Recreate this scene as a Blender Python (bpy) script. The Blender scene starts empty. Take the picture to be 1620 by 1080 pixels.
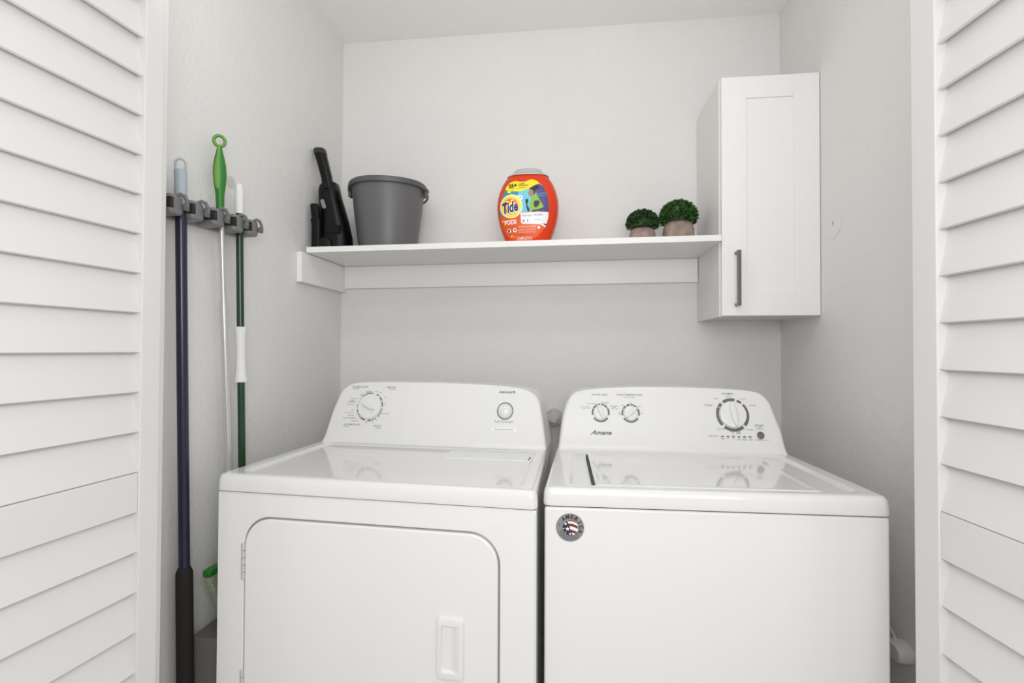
import bpy, bmesh, math, random
from mathutils import Vector, Matrix
random.seed(7)
R = math.radians
PI = math.pi
scene = bpy.context.scene
C = scene.collection

# ------------------------------------------------------------------ camera
CAM_F, CAM_YAW, CAM_PITCH, CAM_ROLL, CAM_H = 801.9, -.1172, .0154, .0036, 1.2008
cam_data = bpy.data.cameras.new('camera')
cam_data.sensor_fit = 'HORIZONTAL'
cam_data.sensor_width = 36.0
cam_data.lens = CAM_F / 1620 * 36
cam_data.clip_start = .01
cam = bpy.data.objects.new('camera', cam_data)
C.objects.link(cam)
_f = Vector((math.sin(CAM_YAW) * math.cos(CAM_PITCH), math.cos(CAM_YAW) * math.cos(CAM_PITCH), math.sin(CAM_PITCH)))
_r = Vector((math.cos(CAM_YAW), -math.sin(CAM_YAW), 0))
_u = _r.cross(_f)
_r2 = math.cos(CAM_ROLL) * _r + math.sin(CAM_ROLL) * _u
_u2 = -math.sin(CAM_ROLL) * _r + math.cos(CAM_ROLL) * _u
m = Matrix((_r2, _u2, -_f)).transposed().to_4x4()
m.translation = Vector((0, 0, CAM_H))
cam.matrix_world = m
scene.camera = cam

# ------------------------------------------------------------------ light
scene.view_settings.view_transform = 'Standard'
scene.view_settings.look = 'None'
scene.view_settings.gamma = 1.0
scene.view_settings.use_curve_mapping = False
scene.view_settings.exposure = 0.05
world = bpy.data.worlds.new('world')
scene.world = world
world.use_nodes = True
bgn = world.node_tree.nodes['Background']
bgn.inputs[0].default_value = (1.0, 1.0, 1.0, 1)
bgn.inputs[1].default_value = .66


def area(name, loc, target, sx, sy, power, col=(1, 1, 1)):
    d = bpy.data.lights.new(name, 'AREA')
    d.shape = 'RECTANGLE'
    d.size, d.size_y, d.energy, d.color = sx, sy, power, col
    o = bpy.data.objects.new(name, d)
    C.objects.link(o)
    o.location = loc
    o.rotation_euler = (Vector(target) - Vector(loc)).to_track_quat('-Z', 'Y').to_euler()
    return o


area('window_light', (.55, -1.7, 1.55), (0, 1.9, 1.45), 1.5, 1.2, 10, (1, .995, .985))
area('opening_fill_light', (-.1, .75, 2.30), (0, 1.7, 1.0), 1.3, .12, 2.2, (1, .995, .985))  # added fill at the head of the opening, no fixture there
area('ceiling_fill_light', (-.1, .74, 1.98), (-.1, 1.45, 2.44), 1.2, .10, 1.5, (1, .995, .985))  # invented uplight that brightens the closet ceiling, no real fitting
_d = bpy.data.lights.new('camera_fill_light', 'POINT')  # unseen point light near the camera, added as fill
_d.energy, _d.shadow_soft_size, _d.color = 27, .28, (1, .995, .985)
_o = bpy.data.objects.new('camera_fill_light', _d)
C.objects.link(_o)
_o.location = (.05, -.08, 1.46)


# ------------------------------------------------------------------ materials
def mat(name, col, rough=.5, metal=0.0, coat=0.0, bump=0.0, bscale=80.0, vary=0.0, vscale=6.0, alpha=1.0, trans=0.0, bdist=.002, spec=.5):
    m_ = bpy.data.materials.new(name)
    m_.use_nodes = True
    nt = m_.node_tree
    b = nt.nodes['Principled BSDF']
    b.inputs['Base Color'].default_value = (*col, 1)
    b.inputs['Roughness'].default_value = rough
    b.inputs['Metallic'].default_value = metal
    b.inputs['Coat Weight'].default_value = coat
    b.inputs['Coat Roughness'].default_value = .05
    b.inputs['Alpha'].default_value = alpha
    b.inputs['Transmission Weight'].default_value = trans
    b.inputs['Specular IOR Level'].default_value = spec
    tc = nt.nodes.new('ShaderNodeTexCoord')
    if vary:
        n = nt.nodes.new('ShaderNodeTexNoise')
        n.inputs['Scale'].default_value = vscale
        n.inputs['Detail'].default_value = 4
        nt.links.new(tc.outputs['Object'], n.inputs['Vector'])
        r = nt.nodes.new('ShaderNodeValToRGB')
        r.color_ramp.elements[0].position = .3
        r.color_ramp.elements[1].position = .7
        r.color_ramp.elements[0].color = (*[max(0, c * (1 - vary)) for c in col], 1)
        r.color_ramp.elements[1].color = (*[min(1, c * (1 + vary)) for c in col], 1)
        nt.links.new(n.outputs['Fac'], r.inputs['Fac'])
        nt.links.new(r.outputs['Color'], b.inputs['Base Color'])
    if bump:
        n = nt.nodes.new('ShaderNodeTexNoise')
        n.inputs['Scale'].default_value = bscale
        n.inputs['Detail'].default_value = 3
        nt.links.new(tc.outputs['Object'], n.inputs['Vector'])
        bp = nt.nodes.new('ShaderNodeBump')
        bp.inputs['Strength'].default_value = bump
        bp.inputs['Distance'].default_value = bdist
        nt.links.new(n.outputs['Fac'], bp.inputs['Height'])
        nt.links.new(bp.outputs['Normal'], b.inputs['Normal'])
    return m_


def wall_material():
    m_ = mat('wall_paint', (.775, .770, .757), rough=.62, vary=.012, vscale=3)
    nt = m_.node_tree
    b = nt.nodes['Principled BSDF']
    tc = nt.nodes.new('ShaderNodeTexCoord')
    n1 = nt.nodes.new('ShaderNodeTexNoise')
    n1.inputs['Scale'].default_value = 95
    n1.inputs['Detail'].default_value = 2
    n2 = nt.nodes.new('ShaderNodeTexVoronoi')
    n2.inputs['Scale'].default_value = 70
    n2.feature = 'SMOOTH_F1'
    r2 = nt.nodes.new('ShaderNodeValToRGB')
    r2.color_ramp.elements[0].position = .12
    r2.color_ramp.elements[0].color = (1, 1, 1, 1)
    r2.color_ramp.elements[1].position = .34
    r2.color_ramp.elements[1].color = (0, 0, 0, 1)
    n3 = nt.nodes.new('ShaderNodeTexNoise')
    n3.inputs['Scale'].default_value = 14
    mx = nt.nodes.new('ShaderNodeMath')
    mx.operation = 'MULTIPLY'
    ad = nt.nodes.new('ShaderNodeMath')
    ad.operation = 'MULTIPLY_ADD'
    ad.inputs[1].default_value = .55
    for n in (n1, n2, n3):
        nt.links.new(tc.outputs['Object'], n.inputs['Vector'])
    nt.links.new(n2.outputs['Distance'], r2.inputs['Fac'])
    nt.links.new(r2.outputs['Color'], mx.inputs[0])
    nt.links.new(n3.outputs['Fac'], mx.inputs[1])
    nt.links.new(mx.outputs[0], ad.inputs[0])
    nt.links.new(n1.outputs['Fac'], ad.inputs[2])
    bp = nt.nodes.new('ShaderNodeBump')
    bp.inputs['Strength'].default_value = .5
    bp.inputs['Distance'].default_value = .0024
    nt.links.new(ad.outputs[0], bp.inputs['Height'])
    nt.links.new(bp.outputs['Normal'], b.inputs['Normal'])
    return m_


M = {
    'wall': wall_material(),
    'ceiling': mat('ceiling_paint', (.90, .896, .88), rough=.8, bump=.2, bscale=60),
    'trim': mat('trim_paint', (.86, .857, .842), rough=.38, vary=.006, bump=.03, bscale=40),
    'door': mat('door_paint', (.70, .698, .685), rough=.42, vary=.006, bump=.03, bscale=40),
    'floor': mat('floor_tile', (.52, .48, .43), rough=.4, vary=.15, vscale=2.5),
    'enamel': mat('white_enamel', (.84, .838, .828), rough=.22, coat=.35, bump=.015, bscale=160),
    'enamel_top': mat('glossy_enamel', (.80, .798, .788), rough=.09, coat=.6, bump=.008, bscale=50),
    'plastic': mat('white_plastic', (.82, .818, .81), rough=.26, coat=.2),
    'print': mat('grey_print', (.09, .088, .085), rough=.5),
    'print_light': mat('pale_grey_print', (.24, .235, .225), rough=.5),
    'ring': mat('dial_ring_print', (.15, .146, .138), rough=.5),
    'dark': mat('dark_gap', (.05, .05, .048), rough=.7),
    'steel': mat('hinge_metal', (.70, .69, .67), rough=.35, metal=.4),
    'handle': mat('dark_nickel', (.17, .165, .155), rough=.35, metal=.7),
    'cabinet': mat('cabinet_foil', (.87, .866, .856), rough=.36, coat=.1),
    'cabinet_side': mat('cabinet_carcass', (.80, .795, .785), rough=.4),
    'bucket': mat('grey_plastic', (.125, .125, .132), rough=.42, bump=.04, bscale=200, bdist=.0006),
    'bucket_rim': mat('dark_grey_rim', (.10, .10, .104), rough=.4),
    'black': mat('black_plastic', (.0025, .0025, .003), rough=.3, spec=.3),
    'black_matte': mat('black_matte', (.004, .004, .0045), rough=.5, spec=.25),
    'charcoal': mat('charcoal_cap', (.035, .035, .037), rough=.45, spec=.3),
    'badge_grey': mat('badge_grey', (.30, .30, .31), rough=.3, metal=.4),
    'tub': mat('orange_red_plastic', (.74, .048, .005), rough=.34, coat=.12, spec=.35),
    'lid': mat('translucent_grey_lid', (.50, .50, .49), rough=.3, coat=.3),
    'pot': mat('pinkish_clay', (.33, .25, .215), rough=.85, vary=.25, vscale=45, bump=.5, bscale=120),
    'leaf': mat('dark_green_leaf', (.022, .062, .014), rough=.45, vary=.6, vscale=55),
    'leaf_light': mat('bright_green_leaf', (.05, .16, .02), rough=.45, vary=.5, vscale=60),
    'rack': mat('rack_grey', (.20, .20, .205), rough=.4),
    'rack_soft': mat('rack_rubber', (.145, .145, .15), rough=.55),
    'rubber': mat('roller_rubber', (.025, .023, .022), rough=.6),
    'navy': mat('navy_metal', (.013, .015, .040), rough=.3, coat=.2),
    'paleblue': mat('pale_blue_plastic', (.42, .49, .53), rough=.45),
    'green': mat('green_plastic', (.018, .19, .016), rough=.4, coat=.1),
    'lime': mat('lime_rubber', (.135, .33, .05), rough=.5),
    'silver': mat('silver_metal', (.62, .62, .61), rough=.32, metal=.55),
    'darkgreen': mat('dark_green_metal', (.005, .042, .012), rough=.3, coat=.2),
    'grip': mat('white_grip', (.80, .80, .79), rough=.55, bump=.5, bscale=140),
    'pad': mat('sage_microfibre', (.36, .40, .30), rough=.95, bump=.6, bscale=300, vary=.2, vscale=60),
    'darkgrey': mat('dark_grey_plastic', (.022, .021, .019), rough=.7, spec=.2),
    'bin': mat('grey_bin', (.17, .155, .145), rough=.8),
    'pvc': mat('painted_cap', (.58, .57, .55), rough=.5),
    'clear': mat('clear_plastic', (.80, .80, .79), rough=.2, alpha=.35),
    'cord': mat('white_cord', (.72, .71, .69), rough=.45),
    'yellow': mat('label_yellow', (.95, .80, .02), rough=.35),
    'lorange': mat('label_orange', (.82, .105, .006), rough=.35),
    'lorange2': mat('logo_orange', (.90, .20, .01), rough=.35),
    'white': mat('label_white', (.88, .88, .88), rough=.35),
    'lnavy': mat('label_navy', (.025, .018, .13), rough=.35),
    'lpurple': mat('label_purple', (.085, .065, .24), rough=.35),
    'lcyan': mat('label_cyan', (.16, .60, .74), rough=.35),
    'lteal': mat('label_teal', (.06, .27, .33), rough=.35),
    'lgreen': mat('label_green', (.27, .50, .06), rough=.35),
    'lskin': mat('label_skin', (.42, .20, .12), rough=.35),
    'lblack': mat('label_black', (.015, .015, .018), rough=.35),
    'lpink': mat('label_pale_text', (.95, .55, .40), rough=.35),
    'disc': mat('brushed_disc', (.27, .27, .27), rough=.5, metal=.15),
    'bred': mat('badge_red', (.20, .035, .025), rough=.4),
    'bnavy': mat('badge_navy', (.02, .025, .06), rough=.4),
}


# ------------------------------------------------------------------ helpers
class MB:
    """collects shapes into one mesh"""

    def __init__(s):
        s.bm = bmesh.new()

    def warp(s, W, kl, kr):
        """the cabinet sides draw in slightly toward the rear"""
        for v in s.bm.verts:
            y = max(0, v.co.y)
            v.co.x += kl * y + (v.co.x / W) * (-(kl + kr) * y)
        return s

    def merge(s, b, mtx=None):
        me = bpy.data.meshes.new('tmp')
        if mtx is not None:
            b.transform(mtx)
        b.to_mesh(me)
        b.free()
        s.bm.from_mesh(me)
        bpy.data.meshes.remove(me)
        return s

    def box(s, x0, x1, y0, y1, z0, z1, r=0.0, seg=2, mtx=None):
        b = bmesh.new()
        bmesh.ops.create_cube(b, size=1)
        for v in b.verts:
            v.co = Vector(((x0 + x1) / 2 + v.co.x * (x1 - x0), (y0 + y1) / 2 + v.co.y * (y1 - y0), (z0 + z1) / 2 + v.co.z * (z1 - z0)))
        if r > 0:
            bmesh.ops.bevel(b, geom=b.edges[:], offset=r, segments=seg, profile=.5, affect='EDGES')
        return s.merge(b, mtx)

    def loft(s, loops, cap0=True, cap1=True, closed=True, mtx=None):
        b = bmesh.new()
        vs = [[b.verts.new(p) for p in lp] for lp in loops]
        n = len(vs[0])
        for i in range(len(vs) - 1):
            for j in range(n if closed else n - 1):
                k = (j + 1) % n
                b.faces.new((vs[i][j], vs[i][k], vs[i + 1][k], vs[i + 1][j]))
        if cap0:
            b.faces.new(vs[0][::-1])
        if cap1:
            b.faces.new(vs[-1])
        bmesh.ops.recalc_face_normals(b, faces=b.faces[:])
        return s.merge(b, mtx)

    def lathe(s, prof, n=40, cx=0, cy=0, mtx=None, cap0=True, cap1=True):
        loops = [[(cx + r * math.cos(2 * PI * j / n), cy + r * math.sin(2 * PI * j / n), z) for j in range(n)] for r, z in prof]
        return s.loft(loops, cap0, cap1, mtx=mtx)

    def tube(s, pts, rad, n=14, caps=True):
        pts = [Vector(p) for p in pts]
        if not isinstance(rad, (list, tuple)):
            rad = [rad] * len(pts)
        loops = []
        prev = None
        for i, p in enumerate(pts):
            t = (pts[min(i + 1, len(pts) - 1)] - pts[max(i - 1, 0)]).normalized()
            if prev is None:
                a = Vector((1, 0, 0)) if abs(t.x) < .9 else Vector((0, 1, 0))
            else:
                a = prev
            u = (a - t * a.dot(t)).normalized()
            v = t.cross(u)
            prev = u
            loops.append([p + rad[i] * (math.cos(2 * PI * j / n) * u + math.sin(2 * PI * j / n) * v) for j in range(n)])
        return s.loft(loops, caps, caps)

    def faces(s, vs, fs, mtx=None):
        b = bmesh.new()
        vv = [b.verts.new(v) for v in vs]
        for f in fs:
            try:
                b.faces.new([vv[i] for i in f])
            except ValueError:
                pass
        return s.merge(b, mtx)

    def build(s, name, m_, parent=None, smooth=True, angle=35, loc=None, rz=0):
        me = bpy.data.meshes.new(name)
        bmesh.ops.remove_doubles(s.bm, verts=s.bm.verts[:], dist=1e-6)
        s.bm.to_mesh(me)
        s.bm.free()
        if smooth:
            me.shade_smooth()
            me.set_sharp_from_angle(angle=R(angle))
        me.materials.append(M[m_] if isinstance(m_, str) else m_)
        o = bpy.data.objects.new(name, me)
        C.objects.link(o)
        if smooth:
            wn = o.modifiers.new('weighted_normal', 'WEIGHTED_NORMAL')
            wn.keep_sharp = True
            wn.weight = 80
        if parent:
            o.parent = parent
        if loc:
            o.location = loc
            o.rotation_euler = (0, 0, rz)
        return o


def tag(o, label=None, cat=None, group=None, kind=None):
    if label:
        o['label'] = label
    if cat:
        o['category'] = cat
    if group:
        o['group'] = group
    if kind:
        o['kind'] = kind
    return o


def thing(name, label, cat, loc=(0, 0, 0), rot=(0, 0, 0), group=None):
    o = bpy.data.objects.new(name, None)
    o.empty_display_size = .05
    C.objects.link(o)
    o.location = loc
    o.rotation_euler = rot
    return tag(o, label, cat, group)


def rrect(x0, x1, y0, y1, r, n=6):
    """rounded rectangle, counterclockwise, 4*(n+1) points"""
    pts = []
    for cx, cy, a0 in ((x1 - r, y1 - r, 0), (x0 + r, y1 - r, 90), (x0 + r, y0 + r, 180), (x1 - r, y0 + r, 270)):
        for i in range(n + 1):
            a = R(a0 + 90 * i / n)
            pts.append((cx + r * math.cos(a), cy + r * math.sin(a)))
    return pts


def selip(a, b, e, n=48, cx=0, cy=0):
    out = []
    for j in range(n):
        t = 2 * PI * j / n
        c, s_ = math.cos(t), math.sin(t)
        out.append((cx + a * math.copysign(abs(c) ** (2 / e), c), cy + b * math.copysign(abs(s_) ** (2 / e), s_)))
    return out


_font_cache = {}


def text2d(txt, shear=0.0, bold=0.0, spacing=1.0):
    """flat text mesh as (verts, faces, width); cap height is 1"""
    key = (txt, shear, bold, spacing)
    if key in _font_cache:
        return _font_cache[key]
    cu = bpy.data.curves.new('txt', 'FONT')
    cu.body = txt
    cu.size = 1
    cu.shear = shear
    cu.offset = bold
    cu.space_character = spacing
    cu.resolution_u = 3
    o = bpy.data.objects.new('txt', cu)
    C.objects.link(o)
    dg = bpy.context.evaluated_depsgraph_get()
    dg.update()
    me = bpy.data.meshes.new_from_object(o.evaluated_get(dg))
    vs = [(v.co.x, v.co.y) for v in me.vertices]
    fs = [tuple(p.vertices) for p in me.polygons]
    bpy.data.objects.remove(o)
    bpy.data.curves.remove(cu)
    bpy.data.meshes.remove(me)
    x0 = min(v[0] for v in vs)
    k = 1 / .70
    vs = [((x - x0) * k, y * k) for x, y in vs]
    w = max(v[0] for v in vs)
    _font_cache[key] = (vs, fs, w)
    return _font_cache[key]


def put_text(mb, txt, f, x, y, h, w=None, align='L', shear=0.0, bold=0.0, ang=0.0, spacing=1.0):
    """text drawn in the 2D space of the mapping f(x, y) -> 3D"""
    vs, fs, tw = text2d(txt, shear, bold, spacing)
    sx = (w / tw) if w else h
    W = tw * sx
    off = {'L': 0, 'C': -W / 2, 'R': -W}[align]
    ca, sa = math.cos(ang), math.sin(ang)
    out = []
    for a, b in vs:
        a2, b2 = a * sx + off, b * h
        out.append(f(x + a2 * ca - b2 * sa, y + a2 * sa + b2 * ca))
    mb.faces(out, fs)


def patch(mb, pts, f, cut=0.0):
    """a flat filled outline; cut > 0 slices it finely so that it can follow a curved surface"""
    b = bmesh.new()
    b.faces.new([b.verts.new((x, y, 0)) for x, y in pts])
    if cut:
        xs = [p[0] for p in pts]
        ys = [p[1] for p in pts]
        for axis, lo, hi in ((0, min(xs), max(xs)), (1, min(ys), max(ys))):
            t = lo + cut
            while t < hi:
                co = [0, 0, 0]
                no = [0, 0, 0]
                co[axis] = t
                no[axis] = 1
                bmesh.ops.bisect_plane(b, geom=b.verts[:] + b.edges[:] + b.faces[:], plane_co=co, plane_no=no)
                t += cut
    for v in b.verts:
        v.co = Vector(f(v.co.x, v.co.y))
    mb.merge(b)


def arc_ring(mb, f, cx, cy, r0, r1, a0, a1, n=None):
    n = n or max(2, int(abs(a1 - a0) / 5))
    vs, fs = [], []
    for i in range(n + 1):
        a = R(a0 + (a1 - a0) * i / n)
        vs.append(f(cx + r0 * math.cos(a), cy + r0 * math.sin(a)))
        vs.append(f(cx + r1 * math.cos(a), cy + r1 * math.sin(a)))
    for i in range(n):
        fs.append((2 * i, 2 * i + 1, 2 * i + 3, 2 * i + 2))
    mb.faces(vs, fs)


def circle(cx, cy, r, n=32):
    return [(cx + r * math.cos(2 * PI * i / n), cy + r * math.sin(2 * PI * i / n)) for i in range(n)]


# ================================================================== THE ROOM
XL, XR, YB, ZC = -.9272, .7599, 1.9552, 2.444
YF = .985          # inner face of the wall with the opening
WT = .115


def struct(name, mb, m_, label=None, parent=None):
    o = mb.build(name, m_, parent)
    o['kind'] = 'structure'
    if label:
        o['label'] = label
    return o


struct('floor', MB().box(-2.6, 2.6, -2.4, YB + .1, -.08, 0), 'floor', 'beige floor under the two appliances')
struct('ceiling', MB().box(XL - .1, XR + .1, YF - WT, YB + .1, ZC, ZC + .08), 'ceiling', 'white closet ceiling')
struct('wall_back', MB().box(XL - .1, XR + .1, YB, YB + .1, 0, ZC), 'wall', 'light grey textured back wall of the closet')
struct('wall_left', MB().box(XL - .1, XL, YF, YB, 0, ZC), 'wall', 'light grey textured left wall with the mop rack')
struct('wall_right', MB().box(XR, XR + .1, YF, YB, 0, ZC), 'wall', 'light grey textured right wall beside the cabinet')
OXL, OXR, OZ = -.862, .640, 2.345
fw = MB()
fw.box(-2.6, OXL - .02, YF - WT, YF, 0, ZC)
fw.box(OXR + .02, 2.6, YF - WT, YF, 0, ZC)
fw.box(OXL - .02, OXR + .02, YF - WT, YF, OZ + .02, ZC)
struct('wall_front', fw, 'wall', 'grey wall around the closet opening')
tr = MB()
tr.box(OXL - .02, OXL, YF - WT, YF, 0, OZ + .02)
tr.box(OXR, OXR + .02, YF - WT, YF, 0, OZ + .02)
tr.box(OXL, OXR, YF - WT, YF, OZ, OZ + .02)
struct('trim_1', tr, 'trim', 'white jamb lining the closet opening')
cs = MB()
cs.box(OXL - .09, OXL - .012, YF - WT - .016, YF - WT, 0, OZ + .08, .003)
cs.box(OXR + .012, OXR + .09, YF - WT - .016, YF - WT, 0, OZ + .08, .003)
cs.box(OXL - .012, OXR + .012, YF - WT - .016, YF - WT, OZ + .012, OZ + .08, .003)
struct('trim_2', cs, 'trim', 'white casing round the closet opening')
struct('baseboard_back', MB().box(XL, XR, YB - .014, YB, 0, .09, .003), 'trim', 'white baseboard on the back wall')
struct('baseboard_left', MB().box(XL, XL + .014, YF, YB - .014, 0, .09, .003), 'trim', 'white baseboard on the left wall')
struct('baseboard_right', MB().box(XR - .014, XR, YF, YB - .014, 0, .09, .003), 'trim', 'white baseboard on the right wall')


# ------------------------------------------------------------------ louvered folding doors
def louver_leaf(root, w, sw, side, zrail, swing):
    """one leaf in its own frame: runs from (0,0) toward -Y, face on +X*side; far stile at y=0"""
    T = .028
    H0, H1 = .015, 2.320
    pitch = .0722
    fx = 0.0                      # the face plane
    bx = -side * T                # the back plane
    xa, xb = min(fx, bx), max(fx, bx)
    for y0 in (-sw, -w):
        MB().box(xa, xb, y0, y0 + sw, H0, H1, .003).build('stile', 'door', root)
    ya, yb = -w + sw, -sw
    MB().box(xa + .001, xb - .001, ya, yb, H1 - .06, H1, .001).build('rail', 'door', root)
    MB().box(xa + .001, xb - .001, ya, yb, H0, H0 + .12, .001).build('rail', 'door', root)
    MB().box(xa + .003, xb - .003, ya, yb, zrail, zrail + pitch - .001, .0015).build('rail', 'door', root)
    mb = MB()

    def slat(zb):
        # lower edge near the face, upper edge tucked behind the slat above
        p0 = (fx - side * .0035, zb)
        p1 = (fx - side * .0205, zb + pitch + .010)
        dx, dz = p1[0] - p0[0], p1[1] - p0[1]
        L = math.hypot(dx, dz)
        nx, nz = -dz / L * .0062, dx / L * .0062
        if nx * side > 0:
            nx, nz = -nx, -nz
        # profile with softened edges
        def P(t, s_):
            return (p0[0] + dx * t + nx * s_, p0[1] + dz * t + nz * s_)
        e = .012
        prof = [P(e, 0), P(1 - e, 0), P(1, .25), P(1, .75), P(1 - e, 1), P(e, 1), P(0, .8), P(0, .2)]
        mb.loft([[(x, ya, z) for x, z in prof], [(x, yb, z) for x, z in prof]])
    z = zrail + pitch
    while z < H1 - .06 - .02:
        slat(z)
        z += pitch
    z = zrail - pitch
    while z > H0 + .12 - .03:
        slat(z)
        z -= pitch
    mb.build('louvers', 'door', root, angle=50)


def folding_door(name, far, ang, side, zrail, tilt, label, sw):
    w = .375
    root = bpy.data.objects.new(name, None)
    C.objects.link(root)
    root.location = (far[0], far[1], 0)
    root.rotation_euler = (R(tilt), 0, ang)
    tag(root, label, kind='structure')
    louver_leaf(root, w, sw, side, zrail, 0)
    return root


# the far stiles stand at the track; each leaf comes out toward the room
folding_door('door_1', (-.7731, .8761), -math.atan2(.0906, .996), 1, .904, .0,
             'white louvered folding door left of the closet opening', .040)
folding_door('door_2', (.5548, .9026), math.atan2(.086, .996), -1, .883, .0,
             'white louvered folding door right of the closet opening', .0504)


# ================================================================== WASHER AND DRYER
K = .35


def face_v(v0, z):
    t = max(0, z - .914)
    return v0 + K * t - .010 * math.exp(-t / .012)


def console(root, name, outline, v0, vback):
    """outline: [(u, z)] left side up, over the top and down the right side"""
    zt = max(z for u, z in outline)
    it = [i for i, (u, z) in enumerate(outline) if z == zt][0]
    left, right = outline[:it + 1], outline[it:][::-1]

    def at(side, z):
        if z <= side[0][1]:
            return side[0][0]
        for (u0, z0), (u1, z1) in zip(side, side[1:]):
            if z0 <= z <= z1:
                return u0 + (u1 - u0) * (z - z0) / max(1e-6, z1 - z0)
        return side[-1][0]
    levels = [.9145, .918, .922, .928, .936, .95, .965, .98, 1.0, 1.02, 1.035, 1.045, 1.055, 1.062, 1.068, 1.073, 1.077, 1.080, 1.083, 1.0855, 1.0875, 1.089, 1.0905, 1.0915, 1.093, 1.094, 1.095, 1.096]
    levels = [z for z in levels if z < zt - .0006] + [zt - .0005]
    loops = []
    for z in levels:
        uL, uR = at(left, z), at(right, z)
        if z < .93:
            g = (.93 - z) * .05
            uL -= g
            uR += g
        d = max(0, z - (zt - .022)) / .022
        vf = face_v(v0, z) + .004 * (1 - math.sqrt(max(0, 1 - d * d)))
        loops.append([(x, y, z) for x, y in rrect(uL, uR, vf, vback, .010, 6)])
    mb = MB().loft(loops)
    return mb.build(name, 'plastic', root, angle=40)


def knob(root, name, f, cx, cz, r, depth, grip_ang, n0=40, gl=.95, gw=.26):
    """knob in a face mapping f(u, z, out)"""
    def loop(rr, o, n=n0):
        return [f(cx + rr * math.cos(2 * PI * i / n), cz + rr * math.sin(2 * PI * i / n), o) for i in range(n)]
    mb = MB().loft([loop(r, -.001), loop(r, depth * .5), loop(r * .97, depth * .72), loop(r * .9, depth * .8), loop(r * .85, depth * .8)], cap0=True, cap1=True)
    k = mb.build(name, 'plastic', root, angle=45)
    g = MB()
    ca, sa = math.cos(R(grip_ang)), math.sin(R(grip_ang))

    def gp(a, b, o):
        return f(cx + a * ca - b * sa, cz + a * sa + b * ca, o)
    loops = []
    L, W = r * gl, r * gw
    for o, s_ in ((depth * .75, 1.0), (depth * 1.2, .92), (depth * 1.55, .8), (depth * 1.75, .6), (depth * 1.8, .25)):
        lp = []
        for i in range(28):
            t = 2 * PI * i / 28
            c, s2 = math.cos(t), math.sin(t)
            lp.append(gp(L * (1 if s_ > .3 else .9) * (s_ ** .15) * c, W * s_ * s2 * (1 + .25 * c), o))
        loops.append(lp)
    g.loft(loops)
    g.build('grip', 'plastic', k, angle=50)
    return k


def mapper(v0, eps=.0004):
    def f(u, z, out=0.0):
        t = max(0, z - .914)
        v = face_v(v0, z)
        nrm = Vector((0, -1, K)).normalized()
        p = Vector((u, v, z)) + nrm * (out + eps)
        return tuple(p)
    return f


def top_panel(root, W, D_, recess, warp, name='top_panel', zr=.9065, bow=.006):
    """appliance top: lip round the front and sides with a shallow sunk field"""
    x0, x1, y0, y1 = 0, W, 0, D_
    def lp(ix, iy0, iy1, z, r):
        return [(x, y, z) for x, y in rrect(x0 + ix, x1 - ix, y0 + iy0, y1 - iy1, r, 6)]
    loops = [lp(.0, .0, 0, .877, .014), lp(-.001, -.001, 0, .882, .015), lp(.0, .0, 0, .900, .015), lp(.002, .002, .002, .909, .015),
             lp(.006, .006, .006, .9130, .014), lp(.012, .012, .010, .9145, .012)]
    a, b, c, d = recess
    def rl(g, z):
        return [(x, y, z) for x, y in rrect(a + g, b - g, c + g, d - g, .022, 6)]
    loops += [rl(-.003, .9145), rl(.000, .9138), rl(.006, .9095), rl(.012, zr)]
    MB().loft(loops, cap0=True, cap1=True).warp(*warp).build(name, 'enamel_top', root, angle=40)


def small_text(mb, f, items):
    for txt, u, z, h, w, al, sh in items:
        put_text(mb, txt, f, u, z, h, w, al, sh, .012)


# ---------------- washing machine
W_ = .6794
wash = thing('washing_machine', 'white top-loading washing machine with three console dials, right of the dryer', 'washing machine',
             (-.058, 1.0589, 0), (0, 0, .0192))
WW = (W_, .047, .031)
MB().box(.002, W_ - .002, .003, .665, .03, .874, .006, 3).warp(*WW).build('body', 'enamel', wash)
sb = MB()
sb.box(.006, W_ - .006, .007, .66, .872, .879)
sb.warp(*WW)
sb.build('seam', 'dark', wash)
top_panel(wash, W_, .60, (.052, .640, .030, .395), WW)
MB().box(.004, W_ - .004, .50, .672, .874, .918, .006).warp(*WW).build('rear_deck', 'enamel', wash)
for x, y in ((.06, .06), (W_ - .06, .06), (.06, .6), (W_ - .06, .6)):
    MB().lathe([(.02, 0), (.022, .01), (.012, .014), (.012, .032)], 16, x, y).build('foot', 'dark', wash)
# lid
lidm = MB()
lx0, lx1, ly0, ly1 = .108, .566, .026, .352
loops = []
for g, z in ((.0, .9070), (.0, .9125), (.0015, .9150), (.004, .9162), (.012, .9164), (.018, .9150), (.022, .9140)):
    loops.append([(x, y, z) for x, y in rrect(lx0 + g, lx1 - g, ly0 + g, ly1 - g, .008, 5)])
lidm.loft(loops)
wl = lidm.build('lid', 'enamel_top', wash, angle=40)
MB().box(lx0 - .0045, lx0 - .0005, ly0 + .004, ly1 - .006, .9065, .9142).build('lid_gap', 'dark', wash)  # dark strip standing in for the shade in the gap beside the lid

W_OUT = [(.0286, .915), (.0381, .991), (.0456, 1.0246), (.0567, 1.0523), (.065, 1.0645), (.074, 1.072), (.094, 1.0796), (.1525, 1.0861), (.2617, 1.0911), (.373, 1.0917), (.5053, 1.0881), (.5807, 1.0834), (.6078, 1.0765), (.6234, 1.0633), (.6325, 1.0487), (.6431, 1.0081), (.6529, .9707), (.6567, .918)]
console(wash, 'console', W_OUT, .41, .56)
fW = mapper(.41)
rg = MB()
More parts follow.
